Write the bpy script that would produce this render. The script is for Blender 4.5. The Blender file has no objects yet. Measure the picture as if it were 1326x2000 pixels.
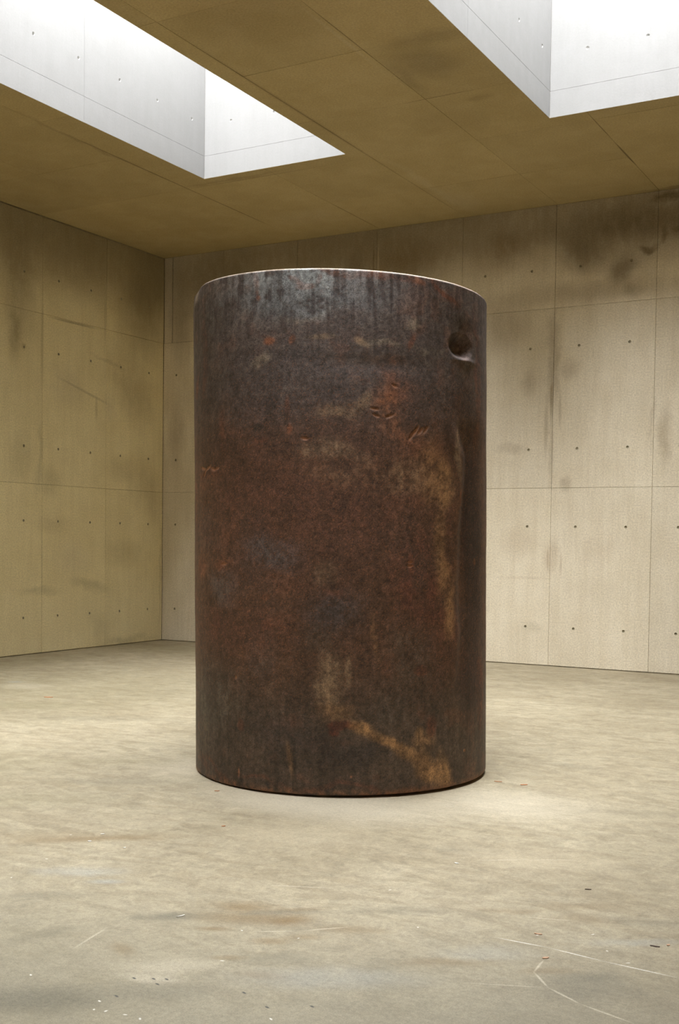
import bpy, bmesh, math, random
import numpy as np
from mathutils import Vector, Matrix

# ------------------------------------------------------------------ camera, sky, exposure
# world axes: X runs along the back wall from the room's corner, -Y comes back into the room, Z is up
S = bpy.context.scene
COL = S.collection
YAW, PITCH, ROLL, F, CY = 0.5142, -0.0363, 0.0129, 2252.59, 1137.39
cp, sp, cr, sr = math.cos(PITCH), math.sin(PITCH), math.cos(ROLL), math.sin(ROLL)
w0, u0, r0 = Vector((0, cp, sp)), Vector((0, -sp, cp)), Vector((1, 0, 0))
r1, u1 = cr * r0 + sr * u0, -sr * r0 + cr * u0
turn = Matrix.Rotation(YAW, 3, 'Z')
r1, u1, w1 = turn @ r1, turn @ u1, turn @ w0
cam = bpy.data.cameras.new('camera')
cam.sensor_fit = 'HORIZONTAL'
cam.sensor_width = 36.0
cam.lens = 36.0 * F / 1326.0
cam.shift_y = (CY - 1000.0) / 1326.0
cam.clip_start, cam.clip_end = 0.05, 200
cam_o = bpy.data.objects.new('camera', cam)
M = Matrix((r1, u1, -w1)).transposed().to_4x4()
M.translation = Vector((10.622, -13.492, 1.5))
cam_o.matrix_world = M
COL.objects.link(cam_o)
S.camera = cam_o

world = bpy.data.worlds.new('overcast_sky')
S.world = world
world.use_nodes = True
bg = world.node_tree.nodes['Background']
bg.inputs['Color'].default_value = (0.97, 0.985, 1.0, 1)
bg.inputs['Strength'].default_value = 1.0
S.view_settings.view_transform = 'Standard'
S.view_settings.look = 'None'
S.view_settings.gamma = 1.0
S.view_settings.use_curve_mapping = False
S.view_settings.exposure = 5.1
S.cycles.use_denoising = True
S.cycles.max_bounces = 12
S.cycles.diffuse_bounces = 7
S.cycles.use_adaptive_sampling = True
S.cycles.adaptive_threshold = 0.03
S.cycles.glossy_bounces = 4
S.cycles.sample_clamp_indirect = 20.0

# the room, in metres
H = 5.576                 # ceiling height
TOP = 8.6            # top of the skylight shafts
ROOM_X, ROOM_Y = 12.6, 16.2
OPEN = [(2.73, 4.563, 2.757, 10.5), (6.807, 8.64, 2.757, 10.5)]         # skylight openings: x0, x1, depth0, depth1

def sky_portal(x0, x1, d0, d1):
    L = bpy.data.lights.new('skylight_portal', 'AREA')
    L.shape = 'RECTANGLE'
    L.size, L.size_y = x1 - x0, d1 - d0
    L.cycles.is_portal = True
    o = bpy.data.objects.new('skylight_portal', L)
    o.location = ((x0 + x1) / 2, -(d0 + d1) / 2, TOP)
    COL.objects.link(o)
for q in OPEN:
    sky_portal(*q)

# ------------------------------------------------------------------ node helpers
class NT:
    def __init__(s, name):
        s.m = bpy.data.materials.new(name)
        s.m.use_nodes = True
        s.t = s.m.node_tree
        s.b = s.t.nodes['Principled BSDF']
    def n(s, kind, **kw):
        x = s.t.nodes.new(kind)
        for k, v in kw.items():
            setattr(x, k, v)
        return x
    def put(s, sock, v):
        if isinstance(v, bpy.types.NodeSocket):
            s.t.links.new(v, sock)
        elif isinstance(v, (tuple, list)) and len(v) == 3 and sock.type == 'RGBA':
            sock.default_value = (*v, 1)
        else:
            sock.default_value = v
    def math(s, op, a, b=0.0, c=0.0, clamp=False):
        x = s.n('ShaderNodeMath', operation=op, use_clamp=clamp)
        s.put(x.inputs[0], a); s.put(x.inputs[1], b); s.put(x.inputs[2], c)
        return x.outputs[0]
    def vmath(s, op, a, b=(0, 0, 0)):
        x = s.n('ShaderNodeVectorMath', operation=op)
        s.put(x.inputs[0], a); s.put(x.inputs[1], b)
        return x.outputs[1] if op == 'LENGTH' else x.outputs[0]
    def mix(s, f, a, b, blend='MIX'):
        x = s.n('ShaderNodeMix', data_type='RGBA', blend_type=blend)
        s.put(x.inputs[0], f); s.put(x.inputs[6], a); s.put(x.inputs[7], b)
        return x.outputs[2]
    def rng(s, v, a, b, c, d, smooth=True):
        x = s.n('ShaderNodeMapRange', interpolation_type='SMOOTHSTEP' if smooth else 'LINEAR')
        for i, q in enumerate((v, a, b, c, d)):
            s.put(x.inputs[i], q)
        return x.outputs[0]
    def noise(s, vec, scale, detail=4, rough=.55, stretch=None, off=(0, 0, 0), dist=0.0, col=False):
        mp = s.n('ShaderNodeMapping')
        s.put(mp.inputs['Vector'], vec)
        mp.inputs['Scale'].default_value = stretch or (1, 1, 1)
        mp.inputs['Location'].default_value = off
        x = s.n('ShaderNodeTexNoise')
        s.put(x.inputs['Vector'], mp.outputs[0])
        s.put(x.inputs['Scale'], scale); s.put(x.inputs['Detail'], detail)
        s.put(x.inputs['Roughness'], rough); s.put(x.inputs['Distortion'], dist)
        return x.outputs['Color' if col else 'Fac']
    def blob(s, vec, a, b, ra, rb, rot=0, soft=.9):
        mp = s.n('ShaderNodeMapping', vector_type='TEXTURE')
        s.put(mp.inputs['Vector'], vec)
        mp.inputs['Location'].default_value = (a, b, 0)
        mp.inputs['Rotation'].default_value = (0, 0, math.radians(rot))
        mp.inputs['Scale'].default_value = (ra, rb, 1)
        return s.rng(s.vmath('LENGTH', mp.outputs[0]), 1.0, 1.0 - soft, 0.0, 1.0)

def plane_coords(T, plane):
    g = T.n('ShaderNodeNewGeometry')
    sep = T.n('ShaderNodeSeparateXYZ')
    T.put(sep.inputs[0], g.outputs['Position'])
    depth = T.math('MULTIPLY', sep.outputs[1], -1.0)
    c = T.n('ShaderNodeCombineXYZ')
    a, b = {'back': (sep.outputs[0], sep.outputs[2]), 'side': (depth, sep.outputs[2]), 'flat': (sep.outputs[0], depth)}[plane]
    T.put(c.inputs[0], a); T.put(c.inputs[1], b)
    return c.outputs[0]

def concrete(name, plane, light, dark, stains=(), streak=.5, mottling=.5, rough=.8, grain=.34, per_piece=.06, warp=.25, seed=0, trowel=0.0, gloss=None):
    """cast concrete: two tones in clouds, vertical streaks, fine grain, stains and some painted light or shade given in metres on its plane
       stains: (a, b, ra, rb, rot, colour, strength, soft, breakup)"""
    T = NT(name)
    P = plane_coords(T, plane)
    off = (seed * 3.1, seed * 1.7, seed)
    cloud = T.noise(P, .9, 5, .6, off=off)
    cloud2 = T.noise(P, 3.2, 6, .65, off=off)
    c = T.mix(T.rng(T.math('ADD', T.math('MULTIPLY', cloud, .6), T.math('MULTIPLY', cloud2, .4)), .36, .64, 0, mottling), light, dark)
    if streak:
        st = T.noise(P, 1.0, 5, .6, stretch=(7, .7, 1), off=off)
        st2 = T.noise(P, 1.0, 4, .6, stretch=(28, 1.6, 1), off=off)
        f = T.rng(T.math('ADD', T.math('MULTIPLY', st, .6), T.math('MULTIPLY', st2, .4)), .4, .66, 0, streak)
        c = T.mix(f, c, dark)
    if trowel:
        tr = T.noise(P, 1.0, 5, .6, stretch=(2.2, 5.5, 1), off=off, dist=1.6)
        c = T.mix(T.rng(tr, .42, .64, 0, trowel), c, dark)
        tr2 = T.noise(P, 5.0, 6, .7, off=off, dist=2.2)
        c = T.mix(T.rng(tr2, .55, .75, 0, trowel * .6), c, light)
        tr3 = T.noise(P, 11.0, 5, .75, off=(4, 9, 1), dist=.8)
        c = T.mix(1.0, c, T.rng(tr3, .3, .7, .78, 1.2, False), 'MULTIPLY')
    if stains:
        wn = T.noise(P, 2.6, 4, .6, off=off, col=True)
        wv = T.vmath('SCALE', T.vmath('SUBTRACT', wn, (.5, .5, .5)))
        wv.node.inputs['Scale'].default_value = warp
        PW = T.vmath('ADD', P, wv)
        brk = T.noise(P, 6.0, 6, .7, off=off, stretch=(1.6, .7, 1) if plane != 'flat' else (1, 1, 1))
        for (a, b, ra, rb, rot, col, k, soft, br) in stains:
            m = T.blob(PW if max(ra, rb) > .12 and min(ra, rb) > .045 else P, a, b, ra, rb, rot, soft)
            if br:
                m = T.math('MULTIPLY', m, T.rng(brk, .5 - .25 * (2 - br), .62, 1 - br, 1))
            c = T.mix(T.math('MULTIPLY', m, k), c, COLS[col])
    g1 = T.noise(P, 55, 3, .7)
    g2 = T.noise(P, 200, 1, .5)
    gr = T.rng(T.math('ADD', T.math('MULTIPLY', g1, .5), T.math('MULTIPLY', g2, .5)), .3, .7, 1 - grain, 1 + grain, False)
    c = T.mix(1.0, c, gr, 'MULTIPLY')
    if per_piece:
        oi = T.n('ShaderNodeObjectInfo')
        c = T.mix(1.0, c, T.rng(oi.outputs['Random'], 0, 1, 1 - per_piece, 1 + per_piece * .5, False), 'MULTIPLY')
    T.put(T.b.inputs['Base Color'], c)
    T.put(T.b.inputs['Roughness'], T.rng(cloud2, .3, .7, rough - .1, rough + .08))
    T.b.inputs['Specular IOR Level'].default_value = .3 if gloss is None else gloss
    bm = T.n('ShaderNodeBump')
    bm.inputs['Strength'].default_value = .25
    bm.inputs['Distance'].default_value = .004
    T.put(bm.inputs['Height'], T.math('ADD', T.math('MULTIPLY', cloud2, .8), T.math('MULTIPLY', g1, .5)))
    T.put(T.b.inputs['Normal'], bm.outputs[0])
    return T.m

COLS = {
 'brown': (.20, .135, .06), 'deepbrown': (.13, .09, .042), 'olive': (.21, .185, .10), 'pale': (.60, .54, .42),
 'grey': (.30, .29, .25), 'white': (.85, .83, .76), 'black': (.03, .035, .04), 'greyblue': (.33, .35, .34), 'rustbrown': (.30, .19, .09),
 'greydark': (.175, .16, .115), 'joint': (.16, .12, .06), 'warm': (.52, .45, .32), 'fore': (.235, .215, .155),
}
def plain(name, col, rough=.8, metal=0.0):
    T = NT(name)
    P = T.n('ShaderNodeNewGeometry').outputs['Position']
    k = T.rng(T.noise(P, 30, 3), .3, .7, .8, 1.15, False)
    T.put(T.b.inputs['Base Color'], T.mix(1.0, (col), k, 'MULTIPLY'))
    T.b.inputs['Roughness'].default_value = rough
    T.b.inputs['Metallic'].default_value = metal
    return T.m

# ------------------------------------------------------------------ mesh helpers
def link(name, me, parent=None, m=None, loc=None):
    o = bpy.data.objects.new(name, me)
    COL.objects.link(o)
    if parent is not None:
        o.parent = parent
    if loc is not None:
        o.location = loc
    if m is not None and not me.materials:
        me.materials.append(m)
    return o

def box_mesh(name, boxes):
    bm = bmesh.new()
    for (x0, x1, y0, y1, z0, z1) in boxes:
        v = [bm.verts.new(p) for p in ((x0, y0, z0), (x1, y0, z0), (x1, y1, z0), (x0, y1, z0), (x0, y0, z1), (x1, y0, z1), (x1, y1, z1), (x0, y1, z1))]
        for f in ((0, 3, 2, 1), (4, 5, 6, 7), (0, 1, 5, 4), (1, 2, 6, 5), (2, 3, 7, 6), (3, 0, 4, 7)):
            bm.faces.new([v[i] for i in f])
    me = bpy.data.meshes.new(name)
    bm.to_mesh(me); bm.free()
    return me

HOLE_R, NSEG = .017, 12
def panel_mesh(w, h, holes, t=.024, ch=.003):
    """a formwork panel face in the local XZ plane, front towards -Y, with chamfered edges and round tie holes cut through"""
    bm = bmesh.new()
    cell = .05
    xs = sorted({ch, w - ch} | {q for a, b in holes for q in (a - cell, a + cell)})
    zs = sorted({ch, h - ch} | {q for a, b in holes for q in (b - cell, b + cell)})
    V = {}
    def vert(x, z, y=0.0):
        k = (round(x, 5), round(z, 5), round(y, 5))
        if k not in V:
            V[k] = bm.verts.new((x, y, z))
        return V[k]
    for i in range(len(xs) - 1):
        for j in range(len(zs) - 1):
            x0, x1, z0, z1 = xs[i], xs[i + 1], zs[j], zs[j + 1]
            hit = [q for q in holes if x0 < q[0] < x1 and z0 < q[1] < z1 and abs(x1 - x0 - 2 * cell) < 1e-4 and abs(z1 - z0 - 2 * cell) < 1e-4]
            if not hit:
                bm.faces.new([vert(x0, z0), vert(x1, z0), vert(x1, z1), vert(x0, z1)])
                continue
            a, b = hit[0]
            ring = [vert(a + HOLE_R * math.cos(-2.35619 + 2 * math.pi * k / NSEG), b + HOLE_R * math.sin(-2.35619 + 2 * math.pi * k / NSEG)) for k in range(NSEG)]
            cs = [vert(x0, z0), vert(x1, z0), vert(x1, z1), vert(x0, z1)]
            q = NSEG // 4
            for s_ in range(4):
                arc = [ring[(s_ * q + k) % NSEG] for k in range(q + 1)]
                bm.faces.new([cs[s_], cs[(s_ + 1) % 4]] + arc[::-1])
    # chamfer and sides
    c4 = [(ch, ch), (w - ch, ch), (w - ch, h - ch), (ch, h - ch)]
    o4 = [(0, 0), (w, 0), (w, h), (0, h)]
    edge_pts = [[(x, ch) for x in xs], [(w - ch, z) for z in zs], [(x, h - ch) for x in xs[::-1]], [(ch, z) for z in zs[::-1]]]
    for s_ in range(4):
        A, B = o4[s_], o4[(s_ + 1) % 4]
        a1, b1 = vert(*A, ch), vert(*B, ch)
        bm.faces.new([a1, b1] + [vert(*p) for p in edge_pts[s_][::-1]])
        bm.faces.new([vert(*A, t), vert(*B, t), b1, a1])
    me = bpy.data.meshes.new('panel')
    bm.to_mesh(me); bm.free()
    return me

def cup_mesh():
    bm = bmesh.new()
    rings = []
    for r, y in ((HOLE_R, 0.0), (HOLE_R * .8, .012), (HOLE_R * .45, .019)):
        rings.append([bm.verts.new((r * math.cos(-2.35619 + 2 * math.pi * k / NSEG), y, r * math.sin(-2.35619 + 2 * math.pi * k / NSEG))) for k in range(NSEG)])
    for A, B in zip(rings, rings[1:]):
        for k in range(NSEG):
            bm.faces.new([A[k], A[(k + 1) % NSEG], B[(k + 1) % NSEG], B[k]])
    bm.faces.new(rings[-1])
    me = bpy.data.meshes.new('tie_hole')
    bm.to_mesh(me); bm.free()
    return me

GAP = .0026
rnd = random.Random(4)
meshes = {}
cups = {}
def lay_panels(parent, a_joints, z_joints, holes_of, place, rot, mat_, hole_mat, flat=False, skip=lambda a0, a1, z0, z1: False):
    """panels between the joints; place(a, z, out) -> world point of the panel's lower corner"""
    for a0, a1 in zip(a_joints, a_joints[1:]):
        for z0, z1 in zip(z_joints, z_joints[1:]):
            if skip(a0, a1, z0, z1):
                continue
            w, h = a1 - a0 - GAP, z1 - z0 - GAP
            hs = tuple((round(a - a0 - GAP / 2, 3), round(z - z0 - GAP / 2, 3)) for a, z in holes_of if a0 + .06 < a < a1 - .06 and z0 + .06 < z < z1 - .06)
            key = (round(w, 3), round(h, 3), hs, mat_.name)
            if key not in meshes:
                me = panel_mesh(w, h, list(hs), ch=.0006 if flat else .003)
                me.materials.append(mat_)
                meshes[key] = me
            out = 0.0 if flat else rnd.uniform(-.0012, .0012)
            o = link('concrete_panel', meshes[key], parent)
            o.matrix_world = Matrix.Translation(place(a0 + GAP / 2, z0 + GAP / 2, out)) @ rot
            for a, z in hs:
                if hole_mat.name not in cups:
                    cups[hole_mat.name] = cup_mesh(); cups[hole_mat.name].materials.append(hole_mat)
                c = link('tie_hole', cups[hole_mat.name], parent)
                c.matrix_world = Matrix.Translation(place(a0 + GAP / 2 + a, z0 + GAP / 2 + z, out)) @ rot

def structure(name, me, m):
    o = link(name, me, None, m)
    o['kind'] = 'structure'
    return o

# ------------------------------------------------------------------ materials of the room
LIGHT = (.76,.69,.55)
DARK = (.60,.52,.38)
m_back = concrete('concrete_back_wall', 'back', LIGHT, DARK, seed=1, streak=.45, mottling=.45, stains=[
 (5.5, 5.45, 8, .75, 0, 'deepbrown', .55, .8, .3), (2.0, 5.3, 5, 1.2, 0, 'deepbrown', .4, .9, .25),  # wide browns along the wall top: stains deepened by shade painted in
 # a, b, ra, rb, rot, colour, strength, soft, breakup   (metres along the wall, height)
 (7.0, 5.1, 1.5, .55, 0, 'deepbrown', .45, .9, .35), (7.0, 5.25, 2.2, .34, 0, 'deepbrown', .45, .9, .5), (6.3, 4.95, .45, .30, -20, 'deepbrown', .6, .9, .5), (6.75, 4.72, .22, .28, -50, 'deepbrown', .65, .8, .3),
 (7.05, 4.92, .16, .06, -10, 'deepbrown', .7, .8, .2), (7.22, 5.05, .06, .16, -20, 'deepbrown', .6, .8, .2), (7.42, 5.15, .14, .06, 10, 'deepbrown', .6, .8, .3),
 (5.3, 5.1, .5, .35, 0, 'brown', .55, .9, .6), (3.9, 5.1, .8, .4, 0, 'brown', .6, .9, .6), (3.2, 5.05, .25, .4, 0, 'deepbrown', .45, .9, .6),
 (7.3, 5.5, .35, .05, 0, 'deepbrown', .7, .8, .2), (6.85, 4.45, .2, .14, 0, 'deepbrown', .35, .9, .6),
 (6.3, 4.5, 1.6, .22, 0, 'brown', .35, .9, .6), (5.3, 4.2, .5, .5, 0, 'brown', .35, .9, .7), (5.94, 3.7, .10, .9, 0, 'brown', .45, .9, .6), (5.92, 3.25, .03, .4, 0, 'brown', .6, .8, .4),
 (5.86, 2.9, .04, .5, 0, 'brown', .35, .8, .5), (6.03, 3.1, .03, .3, 0, 'brown', .35, .8, .5), (5.62, 3.45, .16, .22, 0, 'brown', .3, .9, .6), (6.14, 3.6, .2, .2, 0, 'brown', .3, .9, .6),
 (5.4, 2.65, .3, .10, 0, 'brown', .3, .9, .7), (7.3, 2.75, .10, .5, 0, 'brown', .35, .9, .6), (7.15, 2.95, .05, .5, 0, 'brown', .25, .9, .6), (6.1, 2.25, .10, .15, 0, 'brown', .35, .9, .5),
 (5.95, 1.35, .14, .30, 0, 'rustbrown', .3, .9, .5), (5.91, 1.3, .02, .22, 0, 'rustbrown', .35, .8, .3), (6.08, 1.25, .02, .2, 0, 'rustbrown', .3, .8, .3), (5.6, 1.07, .5, .03, 0, 'rustbrown', .14, .8, .4), (5.5, 1.5, .3, .3, 0, 'rustbrown', .15, .9, .6),
 (6.5, 1.4, .35, .3, 0, 'rustbrown', .14, .9, .6), (6.9, 3.1, .5, .4, 20, 'pale', .35, .9, .6), (6.2, 3.05, .4, .5, 0, 'pale', .25, .9, .7), (5.4, 3.0, .3, .4, 0, 'pale', .2, .9, .5),
 (5.87, 3.46, .12, .10, 0, 'pale', .4, .8, .4), (5.72, .48, .2, .12, 0, 'olive', .2, .9, .5), (5.93, 2.6, .05, .5, 0, 'brown', .25, .9, .4),
 (5.85, 4.32, 1.4, .03, 0, 'pale', .25, .8, .4), (1.0, 5.2, 1.2, .5, 0, 'deepbrown', .35, .9, .5), (.3, 4.6, .3, .8, 0, 'deepbrown', .35, .9, .4), (.25, 3.0, .2, .7, 0, 'brown', .3, .9, .6),
 (7.4, .6, .5, .5, 0, 'pale', .25, .9, .5), (6.6, .9, .6, .3, 0, 'pale', .2, .9, .5), (3.52, 5.1, .02, .4, 0, 'warm', .5, .8, .3), (3.45, 5.15, .02, .4, 0, 'deepbrown', .5, .8, .3),
])
m_side = concrete('concrete_left_wall', 'side', (.82,.73,.465), (.66,.565,.33), seed=2, streak=.4, mottling=.5, stains=[
 (2.5, 5.6, 7, 1.25, 0, 'deepbrown', .72, .85, .15), (.3, 5.2, .8, 1.2, 0, 'deepbrown', .35, .9, .2),  # top of the wall: stained concrete, with shade under the ceiling painted in
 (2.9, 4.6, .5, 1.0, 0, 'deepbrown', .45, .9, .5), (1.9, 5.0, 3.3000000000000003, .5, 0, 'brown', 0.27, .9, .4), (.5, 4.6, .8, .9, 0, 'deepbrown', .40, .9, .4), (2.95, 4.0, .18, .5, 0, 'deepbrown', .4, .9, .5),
 (.8, 3.7, 0.75, .5, 30, 'brown', 0.27, .9, .6), (.6, 3.35, 0.5249999999999999, .5, 0, 'brown', 0.21, .9, .6), (1.7, 3.45, 0.75, .03, 14, 'brown', 0.30, .8, .3), (1.45, 3.25, .04, .25, 0, 'brown', 0.24, .8, .4),
 (1.2, 3.9, 0.5249999999999999, .05, 10, 'brown', 0.21, .9, .5), (1.28, 4.5, .03, .5, 0, 'brown', 0.21, .8, .4), (2.48, 4.0, .04, .9, 0, 'brown', 0.24, .8, .4), (1.9, 4.32, .6, .025, 0, 'deepbrown', .5, .8, .3),
 (.45, 2.3, 0.5249999999999999, .6, 0, 'brown', 0.24, .9, .6), (.95, 2.45, 0.375, .25, 0, 'brown', 0.24, .9, .6), (.2, 2.0, 0.27, .6, 0, 'brown', 0.24, .9, .6), (2.35, 2.2, 0.375, .3, 0, 'olive', 0.24, .9, .6), (2.3, 1.65, 0.44999999999999996, .2, 0, 'brown', 0.18, .9, .7),
 (2.85, 2.55, 0.30000000000000004, .4, 0, 'olive', 0.21, .9, .6), (2.5, 2.6, .06, .5, 0, 'olive', 0.24, .9, .5), (.9, 1.3, 0.5249999999999999, .3, 0, 'olive', 0.18, .9, .6), (1.55, .85, 0.6000000000000001, .12, 10, 'olive', 0.30, .9, .5), (2.5, .8, 0.5249999999999999, .1, 0, 'olive', 0.27, .9, .5),
 (1.35, .3, 0.375, .25, 40, 'olive', 0.18, .9, .5), (.8, .05, 0.8999999999999999, .10, 0, 'olive', 0.24, .9, .7), (1.9, 1.2, .5, .35, 0, 'pale', .25, .9, .5), (2.0, 3.5, .5, .4, 0, 'warm', .3, .9, .5), (2.8, 3.88, .06, .06, 0, 'brown', 0.30, .7, .3),
 (.05, 1.0, .05, 1.2, 0, 'olive', 0.18, .9, .3), (1.2, 3.3, .2, .3, 0, 'warm', .3, .9, .5), (2.47, 1.2, .02, 1.0, 0, 'olive', 0.21, .8, .4),
])
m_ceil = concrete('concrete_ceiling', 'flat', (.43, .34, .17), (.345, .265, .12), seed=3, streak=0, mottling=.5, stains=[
 (6.30, 4.45, .42, .45, 0, 'deepbrown', .38, .8, .4), (6.0, 4.25, .12, .5, 0, 'deepbrown', .3, .9, .4), (6.5, 4.9, .5, .2, 0, 'deepbrown', .3, .9, .4), (6.4, 3.55, .2, .12, 0, 'deepbrown', .25, .9, .5),
 (4.9, 1.5, .10, 1.4, 0, 'pale', .12, .9, .3), (5.0, .7, .3, .6, 0, 'pale', .14, .9, .4), (4.757, 4.0, .04, 2.5, 0, 'deepbrown', .3, .9, .4), (4.757, 4.0, .012, 2.2, 0, 'deepbrown', .45, .7, .5), (4.757, 1.0, .012, 1.0, 0, 'deepbrown', .4, .7, .5), (2.34, 4.2, .05, 1.7, 0, 'deepbrown', .3, .9, .4), (2.34, 3.4, .014, 1.6, 0, 'deepbrown', .7, .6, .3), (2.34, 1.6, .013, 1.1, 0, 'deepbrown', .7, .6, .3), (7.17, 1.4, .016, .5, 0, 'deepbrown', .7, .6, .1), (7.17, 2.3, .012, .4, 0, 'deepbrown', .4, .6, .3),(5.955, 5.3, .012, .7, 0, 'deepbrown', .5, .7, .3), (3.54, .7, .012, .8, 0, 'deepbrown', .35, .7, .3), (3.3, 2.53, 1.1, .012, 0, 'deepbrown', .45, .7, .3), (6.1, 3.74, .5, .012, 0, 'deepbrown', .45, .7, .3),
 (1.2, 3.5, .5, .8, 0, 'deepbrown', .18, .9, .6), (5.5, 6.0, .8, 1.0, 0, 'brown', .25, .9, .6), (7.3, .05, .6, .08, 0, 'deepbrown', .5, .8, .5), (5.9, 5.2, .03, .9, 0, 'warm', .2, .8, .3),
 (3.0, 2.6, 1.0, .05, 0, 'deepbrown', .25, .8, .3), (5.9, 3.1, .5, .5, 0, 'brown', .15, .9, .6), (3.0, .9, .7, .5, 0, 'warm', .2, .9, .5),
])
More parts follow.
